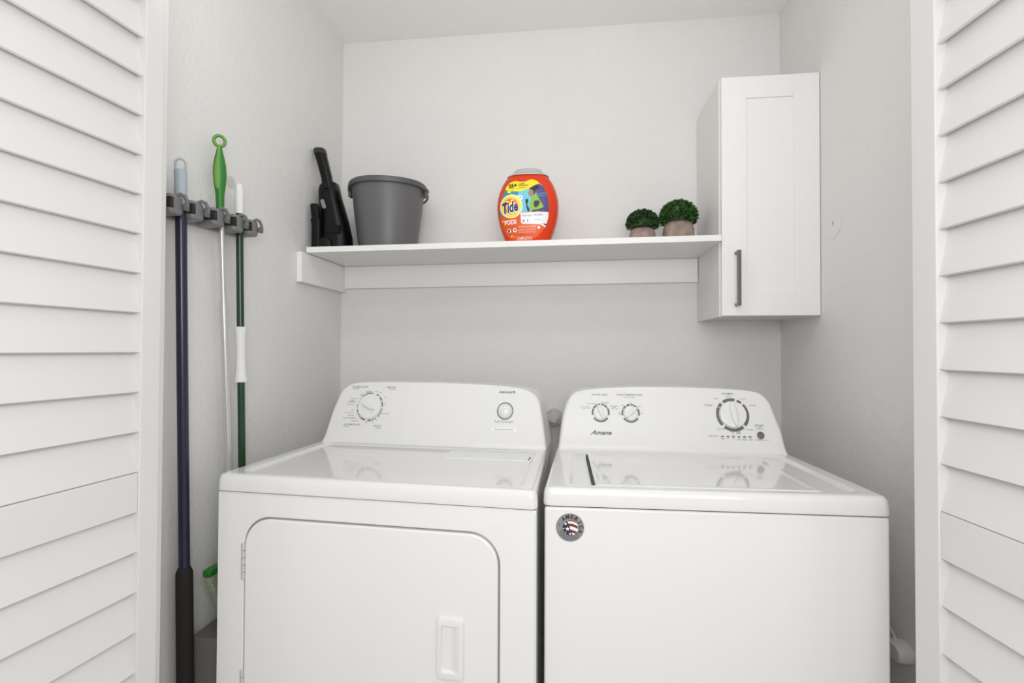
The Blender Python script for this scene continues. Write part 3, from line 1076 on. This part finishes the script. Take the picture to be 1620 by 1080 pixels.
outl = sm([(150, 700), (152, 600), (175, 480), (225, 365), (300, 270), (370, 258), (420, 275), (470, 262), (530, 238), (620, 262), (690, 320), (735, 410), (758, 520), (762, 620), (755, 700), (720, 810), (650, 895), (560, 965), (430, 985), (300, 965), (215, 890), (165, 790)])
mb = MB()
patch(mb, [(a, -b) for a, b in outl], fT(0), 26)
label = mb.build('label', 'lorange', tub, smooth=True, angle=80)
tag(label, 'printed oval label with a running figure')
runner_bg = [(152, 695), (152, 600), (175, 480), (220, 375), (300, 270), (620, 265), (690, 325), (735, 410), (757, 520), (761, 636), (560, 640), (420, 655), (300, 690), (200, 672)]
lab([
    ('label_picture', 'lcyan', 1, [runner_bg]),
    ('label_picture', 'lteal', 2, [[(152, 695), (152, 600), (175, 480), (220, 375), (285, 380), (290, 440), (230, 560), (215, 660)], [(285, 385), (390, 392), (388, 440), (300, 430)]]),
    ('label_picture', 'lpurple', 2, [[(520, 360), (560, 330), (630, 290), (690, 325), (735, 410), (757, 520), (761, 636), (640, 638), (620, 450), (600, 380)]]),
    ('label_picture', 'lteal', 3, [[(610, 425), (736, 398), (738, 410), (612, 440)], [(600, 455), (740, 425), (742, 435), (600, 470)]]),
    ('yellow_banner', 'yellow', 3, [sm([(222, 360), (262, 300), (300, 272), (360, 260), (420, 276), (480, 268), (530, 240), (590, 246), (642, 286), (580, 320), (520, 360), (440, 390), (360, 398), (280, 385)])]),
    ('yellow_banner', 'yellow', 4, [circle(275, 393, 26, 20)]),
    ('round_logo', 'white', 4, [circle(300, 580, 143, 44), circle(412, 478, 34, 24)]),
    ('round_logo', 'yellow', 5, [circle(297, 582, 130, 44)]),
    ('round_logo', 'lorange2', 6, [circle(297, 580, 97, 40)]),
    ('round_logo', 'yellow', 7, [circle(300, 590, 60, 32)]),
    ('white_panel', 'white', 4, [[(418, 660), (757, 636), (755, 700), (735, 770), (715, 820), (655, 788), (440, 790), (422, 770)]]),
    ('runner', 'lblack', 5, [sm([(532, 356), (560, 338), (582, 340), (590, 324), (615, 322), (636, 336), (634, 358), (612, 370), (600, 395), (596, 425), (570, 436), (540, 400)]),
                             sm([(478, 505), (495, 492), (512, 500), (512, 530), (500, 560), (525, 610), (530, 636), (505, 636), (488, 570)]),
                             sm([(600, 500), (640, 520), (680, 560), (690, 600), (640, 630), (560, 638), (600, 560)])]),
    ('runner', 'lskin', 6, [sm([(524, 378), (545, 370), (572, 392), (580, 412), (572, 440), (556, 462), (536, 456), (520, 442), (513, 418), (520, 400)])]),
    ('runner', 'lgreen', 7, [sm([(560, 462), (590, 440), (622, 455), (650, 500), (690, 560), (695, 585), (640, 612), (560, 622), (530, 600), (532, 540)])]),
    ('runner', 'lblack', 8, [sm([(585, 520), (640, 510), (650, 530), (630, 580), (590, 590)])]),
    ('white_panel', 'lnavy', 5, [[(682, 776), (735, 778), (722, 796)]]),
    ('warning_marks', 'white', 2, [circle(274, 868, 26, 22), circle(346, 862, 25, 22), circle(640, 824, 17, 18)]),
    ('warning_marks', 'lblack', 3, [sm([(262, 850), (272, 858), (290, 850), (282, 868), (274, 892), (262, 888), (260, 866)]), sm([(334, 850), (346, 856), (360, 848), (356, 862), (346, 874), (338, 864)])]),
])
mb = MB()
f_ = fT(9)
put_text(mb, 'Tide', f_, 196, -680, 140, 214, 'L', .28, .075, R(12))
tag(mb.build('lettering', 'white', label, smooth=False), 'white outline of the wordmark')
for mtl, items in (
        ('lnavy', [('Tide', 206, 670, 124, 196, .28, .03, 12, 11)]),
        ('lblack', [('25+', 268, 352, 46, 108, 0, .05, 8, 5), ('weeks', 388, 312, 18, 78, 0, .03, 7, 5), ('sometimes', 388, 334, 16, 122, 0, .03, 6, 5), ('based', 300, 372, 11, 48, 0, 0, 7, 5), ('on', 365, 364, 9, 18, 0, 0, 7, 5), ('programs', 396, 360, 12, 96, 0, .01, 6, 5), ('not intended as a main use', 390, 912, 7, 92, 0, 0, 2, 3)]),
        ('white', [('PODS', 218, 800, 50, 152, 0, .04, 5, 3), ('COMPLETE 8', 370, 975, 32, 186, 0, .01, 4, 3), ('57', 294, 944, 20, 28, 0, .02, 4, 3), ('PACS', 325, 944, 10, 28, 0, 0, 4, 3),
                   ('A', 183, 765, 30, 20, 0, .02, 4, 3)]),
        ('lpink', [('WASHES WHITE AND STAYS BRIGHT', 388, 834, 20, 220, 0, .02, 3, 3), ('HELPS KEEP COLOURS LIKE NEW', 388, 868, 18, 212, 0, .02, 3, 3), ('GENTLE AND DEEP CLEAN WASH', 388, 894, 14, 208, 0, .02, 3, 3)]),
        ('lpurple', [('febreze', 440, 705, 30, 118, .35, -.01, 3, 5), ('SPORT', 580, 692, 24, 114, 0, .0, 3, 5), ('ODOR', 585, 742, 13, 72, 0, 0, 3, 5), ('4', 440, 768, 30, 26, .1, .02, 3, 5), ('1', 502, 764, 28, 10, 0, .02, 3, 5), ('+', 400, 492, 36, 28, 0, 0, 0, 6)])):
    for txt, a, b, h, w, sh, bo, an, lev in items:
        mb = MB()
        put_text(mb, txt, fT(lev), a, -b, h, w, 'L', sh, bo, R(an))
        mb.build('lettering', mtl, label, smooth=False)


# boxwood topiaries
def topiary(x, y, pr, ph, fr, fz, squash, lab_, seed, mleaf):
    rnd = random.Random(seed)
    t = thing('potted_topiary', lab_, 'potted plant', (x, y, shelf_z(x) + .0003), group='small potted topiaries on the shelf')
    pot = MB()
    prof = [(pr * .70, 0), (pr * .84, .002), (pr * .95, ph * .18), (pr, ph * .42), (pr * .99, ph * .62), (pr * .90, ph * .82), (pr * .74, ph * .94), (pr * .60, ph * .99), (pr * .50, ph * .97), (pr * .48, ph * .88)]
    loops = []
    for r, z in prof:
        loops.append([(r * (1 + .02 * math.sin(3 * a + seed) + .012 * math.sin(7 * a)) * math.cos(a), r * (1 + .02 * math.sin(3 * a + seed)) * math.sin(a), z) for a in [2 * PI * j / 40 for j in range(40)]])
    pot.loft(loops)
    pot.build('pot', 'pot', t, angle=60)
    core = MB()
    core.lathe([(fr * .3, fz - fr * squash * .42), (fr * .78, fz - fr * squash * .38), (fr * .90, fz - fr * squash * .05), (fr * .80, fz + fr * squash * .42), (fr * .5, fz + fr * squash * .72), (fr * .1, fz + fr * squash * .86)], 24)
    core.build('foliage_core', 'leaf', t)
    for nm, mt_, cnt, rr in (('foliage', mleaf[0], 900, 1.0), ('foliage', mleaf[1], 520, 1.02)):
        fs, vs = [], []
        for i in range(cnt):
            zc = rnd.uniform(-.42, 1)
            a = rnd.uniform(0, 2 * PI)
            s2 = math.sqrt(max(0, 1 - zc * zc))
            d = Vector((s2 * math.cos(a), s2 * math.sin(a), zc * squash))
            base = Vector((0, 0, fz)) + d * fr * rnd.uniform(.80, .90) * rr
            out = (Vector((d.x, d.y, d.z / squash)) + Vector([rnd.uniform(-.55, .55) for _ in range(3)])).normalized()
            side = out.cross(Vector([rnd.uniform(-1, 1) for _ in range(3)])).normalized()
            up_ = side.cross(out)
            L, Wd = fr * rnd.uniform(.13, .20), fr * rnd.uniform(.040, .065)
            k0 = len(vs)
            vs += [base, base + out * L * .45 + side * Wd + up_ * Wd * .35, base + out * L, base + out * L * .45 - side * Wd + up_ * Wd * .35, base + out * L * .45 - up_ * Wd * .25]
            fs += [(k0, k0 + 1, k0 + 4), (k0 + 1, k0 + 2, k0 + 4), (k0 + 2, k0 + 3, k0 + 4), (k0 + 3, k0, k0 + 4)]
        MB().faces(vs, fs).build(nm, mt_, t, smooth=False)
    return t


topiary(.2440, 1.800, .0450, .066, .0570, .0830, .80, 'smaller clipped green topiary in a stone pot, between the orange tub and its bigger twin', 3, ('leaf', 'leaf'))
topiary(.3650, 1.800, .0520, .088, .0650, .1010, .86, 'larger bright green topiary in a stone pot, beside the wall cabinet', 9, ('leaf', 'leaf_light'))

# ================================================================== MOP RACK AND TOOLS
RX = XL


def rz_(y):
    return 1.5180 + (y - 1.0) * .047


rack = thing('mop_rack', 'grey wall-mounted mop and broom rack with spring clips on the left wall', 'tool rack', (RX, 1.17, rz_(1.17)), (math.atan(.047), 0, 0))
EDG = [1.037, 1.102, 1.173, 1.247, 1.310]
bp_ = MB()
bp_.box(.0005, .020, .988 - 1.17, 1.322 - 1.17, -.024, .020, .006, 3)
bp_.build('back_plate', 'rack', rack)
for i, e in enumerate(EDG):
    y1 = e - 1.17
    blk = MB()
    blk.box(.012, .066, y1 - .041, y1, -.025, .021, .010, 3)
    blk.build('clip_block', 'rack', rack, angle=50)
    jaw = MB()
    jaw.box(.030, .0672, y1 - .0415, y1 - .032, -.012, .012, .002)
    jaw.box(.022, .055, y1 - .0465, y1 - .0405, -.011, .011, .002)
    jaw.build('roller', 'rubber', rack)
    hk = MB()
    pts = [(.060, y1 - .016, .0190), (.066, y1 - .012, .0225), (.0715, y1 - .007, .0190), (.0745, y1 - .004, .0100), (.0755, y1 - .003, .000), (.0755, y1 - .003, -.006)]
    hk.tube(pts, [.0034, .0040, .0042, .0040, .0038, .0036], 10)
    hk.box(.0690, .0765, y1 - .0105, y1 + .0025, -.0130, .0030, .0018)
    hk.box(.0640, .0700, y1 - .0060, y1 + .0010, -.0110, .0000, .001)
    hk.build('fold_down_hook', 'rack_soft', rack)
    dt_ = MB()
    dt_.lathe([(.0014, 0), (.0014, .0008)], 10, mtx=Matrix.Translation((.0764, y1 - .0052, -.0050)) @ Matrix.Rotation(R(90), 4, 'Y'))
    dt_.build('rivet', 'dark', rack)

PX = -.8900


def P(y, z, x=PX):
    return (x, y, z)


# navy mop in the first visible clip
t = thing('flat_mop', 'navy blue mop handle with a pale blue hanging cap, nearest the left door', 'mop', (PX, 1.105, 0))


def rel(pts, o):
    return [(p[0] - o[0], p[1] - o[1], p[2] - o[2]) for p in pts]


O1 = (PX, 1.105, 0)


def y_navy(z):
    return 1.0600 + (1.520 - z) * .0302


MB().tube(rel([P(y_navy(1.555), 1.555), P(y_navy(1.0), 1.0), P(y_navy(.675), .675)], O1), .0118, 20).build('pole', 'navy', t)
MB().tube(rel([P(y_navy(1.520), 1.520), P(y_navy(1.538), 1.538), P(y_navy(1.59), 1.590), P(y_navy(1.591), 1.5910), P(y_navy(1.592), 1.592), P(y_navy(1.607), 1.607), P(y_navy(1.609), 1.609)], O1), [.0120, .0128, .0128, .0122, .0128, .0128, .0105], 20).build('hanging_cap', 'paleblue', t)
lp = [P(y_navy(1.6) - .0068, 1.602, PX - .0075)]
for i in range(13):
    a = PI - PI * i / 12
    lp.append(P(y_navy(1.6) + .0068 * math.cos(a), 1.622 + .0120 * math.sin(a), PX + .0075 * math.cos(a)))
lp.append(P(y_navy(1.6) + .0068, 1.602, PX + .0075))
MB().tube(rel(lp, O1), .0026, 8).build('hanging_loop', 'paleblue', t)
col = MB()
col.tube(rel([P(y_navy(.695), .695), P(y_navy(.680), .682), P(y_navy(.6), .600), P(y_navy(.4), .400), P(y_navy(.10), .10)], O1), [.0125, .0175, .0178, .0178, .0170], 18)
col.build('collar', 'darkgrey', t)
mhd = MB()
mhd.box(-.0200, .0500, -.10, .016, .022, .100, .006)
mhd.build('mop_head', 'darkgrey', t)
MB().box(-.0220, .0520, -.105, .018, .004, .022, .005).build('pad', 'pad', t)

# green-handled mop with telescopic silver pole
O2 = (PX, 1.2300, 0)
t = thing('telescopic_mop', 'silver telescopic mop with a bright green eyelet handle and green triangular head', 'mop', O2)


def y_sil(z):
    if z > 1.316:
        return 1.1960 + (1.50 - z) * .055
    return 1.2075 + (1.316 - z) * .0665


MB().tube(rel([P(y_sil(1.560), 1.560), P(y_sil(1.316), 1.316), P(y_sil(1.30), 1.300)], O2), .0062, 16).build('upper_pole', 'silver', t)
MB().tube(rel([P(y_sil(1.318), 1.318), P(y_sil(1.316), 1.3165), P(y_sil(1.3), 1.300), P(y_sil(.66), .660)], O2), [.0085, .0092, .0086, .0086], 16).build('lower_pole', 'silver', t)
hm = MB()
WX, WY = .76, .65            # the broad axis of the grip, turned toward the opening
NX, NY = .65, -.76           # its broad face
secs = [(1.5250, .0092, .0085), (1.560, .0093, .0088), (1.590, .0100, .0092), (1.606, .0120, .0100), (1.625, .0145, .0110), (1.645, .0156, .0115), (1.665, .0145, .0110), (1.685, .0112, .0095), (1.702, .0072, .0075), (1.7120, .0055, .0060)]


def hy(z):
    return 1.1885 - (z - 1.6) * .034 - 1.23


def hand(a, b, z, yc=None):
    yc = hy(z) if yc is None else yc
    return (a * WX + b * NX, yc + a * WY + b * NY, z)


hm.loft([[hand(hw * math.cos(2 * PI * j / 24), hd_ * math.sin(2 * PI * j / 24), z) for j in range(24)] for z, hw, hd_ in secs])
rc = (hy(1.72), 1.7270)
rp = [(.0125 * math.cos(2 * PI * i / 32), 1.7270 + .0135 * math.sin(2 * PI * i / 32)) for i in range(33)]
hm.tube([hand(a, 0, z, rc[0]) for a, z in rp], [.0040] * 33, 10, caps=False)
hgrip = hm.build('handle_grip', 'green', t, angle=60)
inl = MB()
loops = []
for z, hw, off, hd_ in ((1.603, .0020, .0072, .003), (1.610, .0052, .0070, .0045), (1.625, .0080, .0075, .0050), (1.645, .0084, .0080, .0050), (1.662, .0072, .0076, .0048), (1.680, .0056, .0060, .0046), (1.700, .0044, .0042, .0042), (1.714, .0046, .0028, .0040)):
    sh_ = -.0050 if z < 1.67 else -.0030 if z < 1.69 else -.0015
    loops.append([hand(sh_ + hw * math.cos(2 * PI * j / 16), off + hd_ * math.sin(2 * PI * j / 16), z) for j in range(16)])
inl.loft(loops)
inl.tube([hand(a, .0016, z, rc[0]) for a, z in rp], [.0036] * 33, 10, caps=False)
inl.build('grip_inlay', 'lime', hgrip, angle=60)
hb = MB()
hb.box(.0100, .0320, 1.1290 - 1.23, 1.3600 - 1.23, .650, .668, .005, 2)
tag(hb.build('head_bar', 'green', t), 'bright green head bar')
pd = MB()


def trap(x, g_=0):
    return [(x, 1.1310 - 1.23 + g_, .6500 - g_), (x, 1.3580 - 1.23 - g_, .6500 - g_), (x, 1.2600 - 1.23, .515 + g_), (x, 1.1950 - 1.23, .515 + g_)]


pd.loft([trap(.012, .002), trap(.014), trap(.026), trap(.028, .002)])
for i in range(11):
    z = .640 - i * .0115
    ya = 1.1310 + (.65 - z) * .495
    pd.box(.0255, .0305, ya - 1.23 + .001, ya - 1.23 + .013, z - .003, z + .003, .001)
tag(pd.build('head_pad', 'pad', t), 'sage green ribbed pad')

# green pole with white sponge grips
O3 = (PX, 1.2790, 0)
t = thing('green_mop_handle', 'dark green mop pole with white rubber grips, farthest from the left door', 'mop', O3)


def y_gr(z):
    return 1.2655 + (1.56 - z) * .0335


MB().tube(rel([P(y_gr(1.590), 1.590), P(y_gr(1.0), 1.0), P(y_gr(.12), .120)], O3), .0092, 18).build('pole', 'darkgreen', t)
MB().tube(rel([P(y_gr(z), z) for z in (1.5630, 1.5645, 1.600, 1.628, 1.637, 1.642, 1.6445)], O3), [.0098, .0106, .0104, .0102, .0090, .0062, .0020], 18).build('top_grip', 'grip', t)
MB().tube(rel([P(y_gr(z), z) for z in (1.2595, 1.2585, 1.240, 1.215, 1.185, 1.155, 1.130, 1.112, 1.1095)], O3), [.0130, .0150, .0128, .0116, .0112, .0120, .0138, .0165, .0150], 20).build('middle_grip', 'grip', t)
hb = MB()
hb.lathe([(.012, .12), (.030, .10), (.045, .05), (.050, .02)], 20, 0, .045)
hb.build('mop_head', 'darkgrey', t)

# adhesive disc behind the green handle
dk = MB().lathe([(.0175, 0), (.0175, .0016), (.0120, .0020), (.0115, .0014), (.002, .0014)], 30, mtx=Matrix.Translation((XL + .0004, 1.2815, 1.6550)) @ Matrix.Rotation(R(90), 4, 'Y'))
tag(dk.build('adhesive_disc', 'clear'), 'small clear round adhesive disc on the left wall above the mop rack', 'wall hook')

# grey bin in the gap
bn = MB()
bn.loft([[(x, y, z) for x, y in rrect(-.9100 + g_, -.8180 - g_, 1.130 + g_, 1.240 - g_, .012, 4)] for g_, z in ((.004, .002), (0, .01), (0, .502), (.002, .506))])
bo = bn.build('storage_bin', 'bin')
tag(bo, 'plain dark grey bin standing between the dryer and the left wall', 'bin')

# ================================================================== WALL FITTINGS
# drain clean-out cap between the appliances
co = thing('drain_cleanout', 'round painted drain cleanout with a square plug on the wall between the consoles', 'pipe fitting', (-.0670, YB, .9430))
mt = Matrix.Rotation(R(90), 4, 'X')
MB().lathe([(.0330, 0), (.0330, .026), (.0300, .030), (.0260, .030), (.0250, .0275)], 40, mtx=mt).build('collar', 'pvc', co)
pg = MB()
pg.lathe([(.0250, .022), (.0250, .031), (.022, .033)], 36, mtx=mt)
pg.box(-.0150, .0150, -.056, -.030, -.0150, .0150, .002, mtx=Matrix.Rotation(R(33), 4, 'Y'))
pg.build('plug', 'pvc', co)
pp = MB()
pp.lathe([(.0210, 0), (.0210, .55)], 30, 0, 0, mtx=Matrix.Translation((.004, .006, -.58)))
pp.build('pipe', 'pvc', co)

# round cover on the right wall
cv = thing('round_cover_plate', 'flat round cover plate with a small slot on the right wall beside the cabinet', 'cover plate', (XR, 1.5750, 1.5690))
mt2 = Matrix.Rotation(R(-90), 4, 'Y')
MB().lathe([(.0400, .0002), (.0405, .0012), (.0390, .0020), (.0370, .0014), (.010, .0018), (.001, .0018)], 44, mtx=mt2).build('plate', 'wall', cv)
MB().box(-.0024, -.0014, -.0035, .0035, .0060, .0075).build('slot', 'dark', cv)
MB().box(-.0024, -.0014, -.0008, .0008, -.004, .0065).build('slot', 'dark', cv)

# plug with cord low on the right wall
pl = thing('power_plug', 'white rounded power plug with a thin cord low on the right wall', 'plug', (XR, 1.2650, .5150))
pb = MB()
loops = []
for x, s_ in ((-.0005, .96), (-.012, 1.0), (-.026, .97), (-.032, .85), (-.034, .55)):
    loops.append([(x, (a) * s_, (b) * s_) for a, b in selip(.0330, .0210, 2.6, 36)])
pb.loft(loops)
pb.build('plug_body', 'cord', pl)
cd = MB()
pts = [(-.020, .004, .019), (-.020, .010, .030), (-.0195, .020, .036), (-.019, .035, .042), (-.018, .060, .052), (-.016, .095, .056), (-.012, .150, .050), (-.008, .230, .03), (-.006, .33, -.03)]
cd.tube(pts, [.0030, .0026, .0022, .0018, .0018, .0018, .0018, .0018, .0018], 10)
cd.build('cord', 'cord', pl)
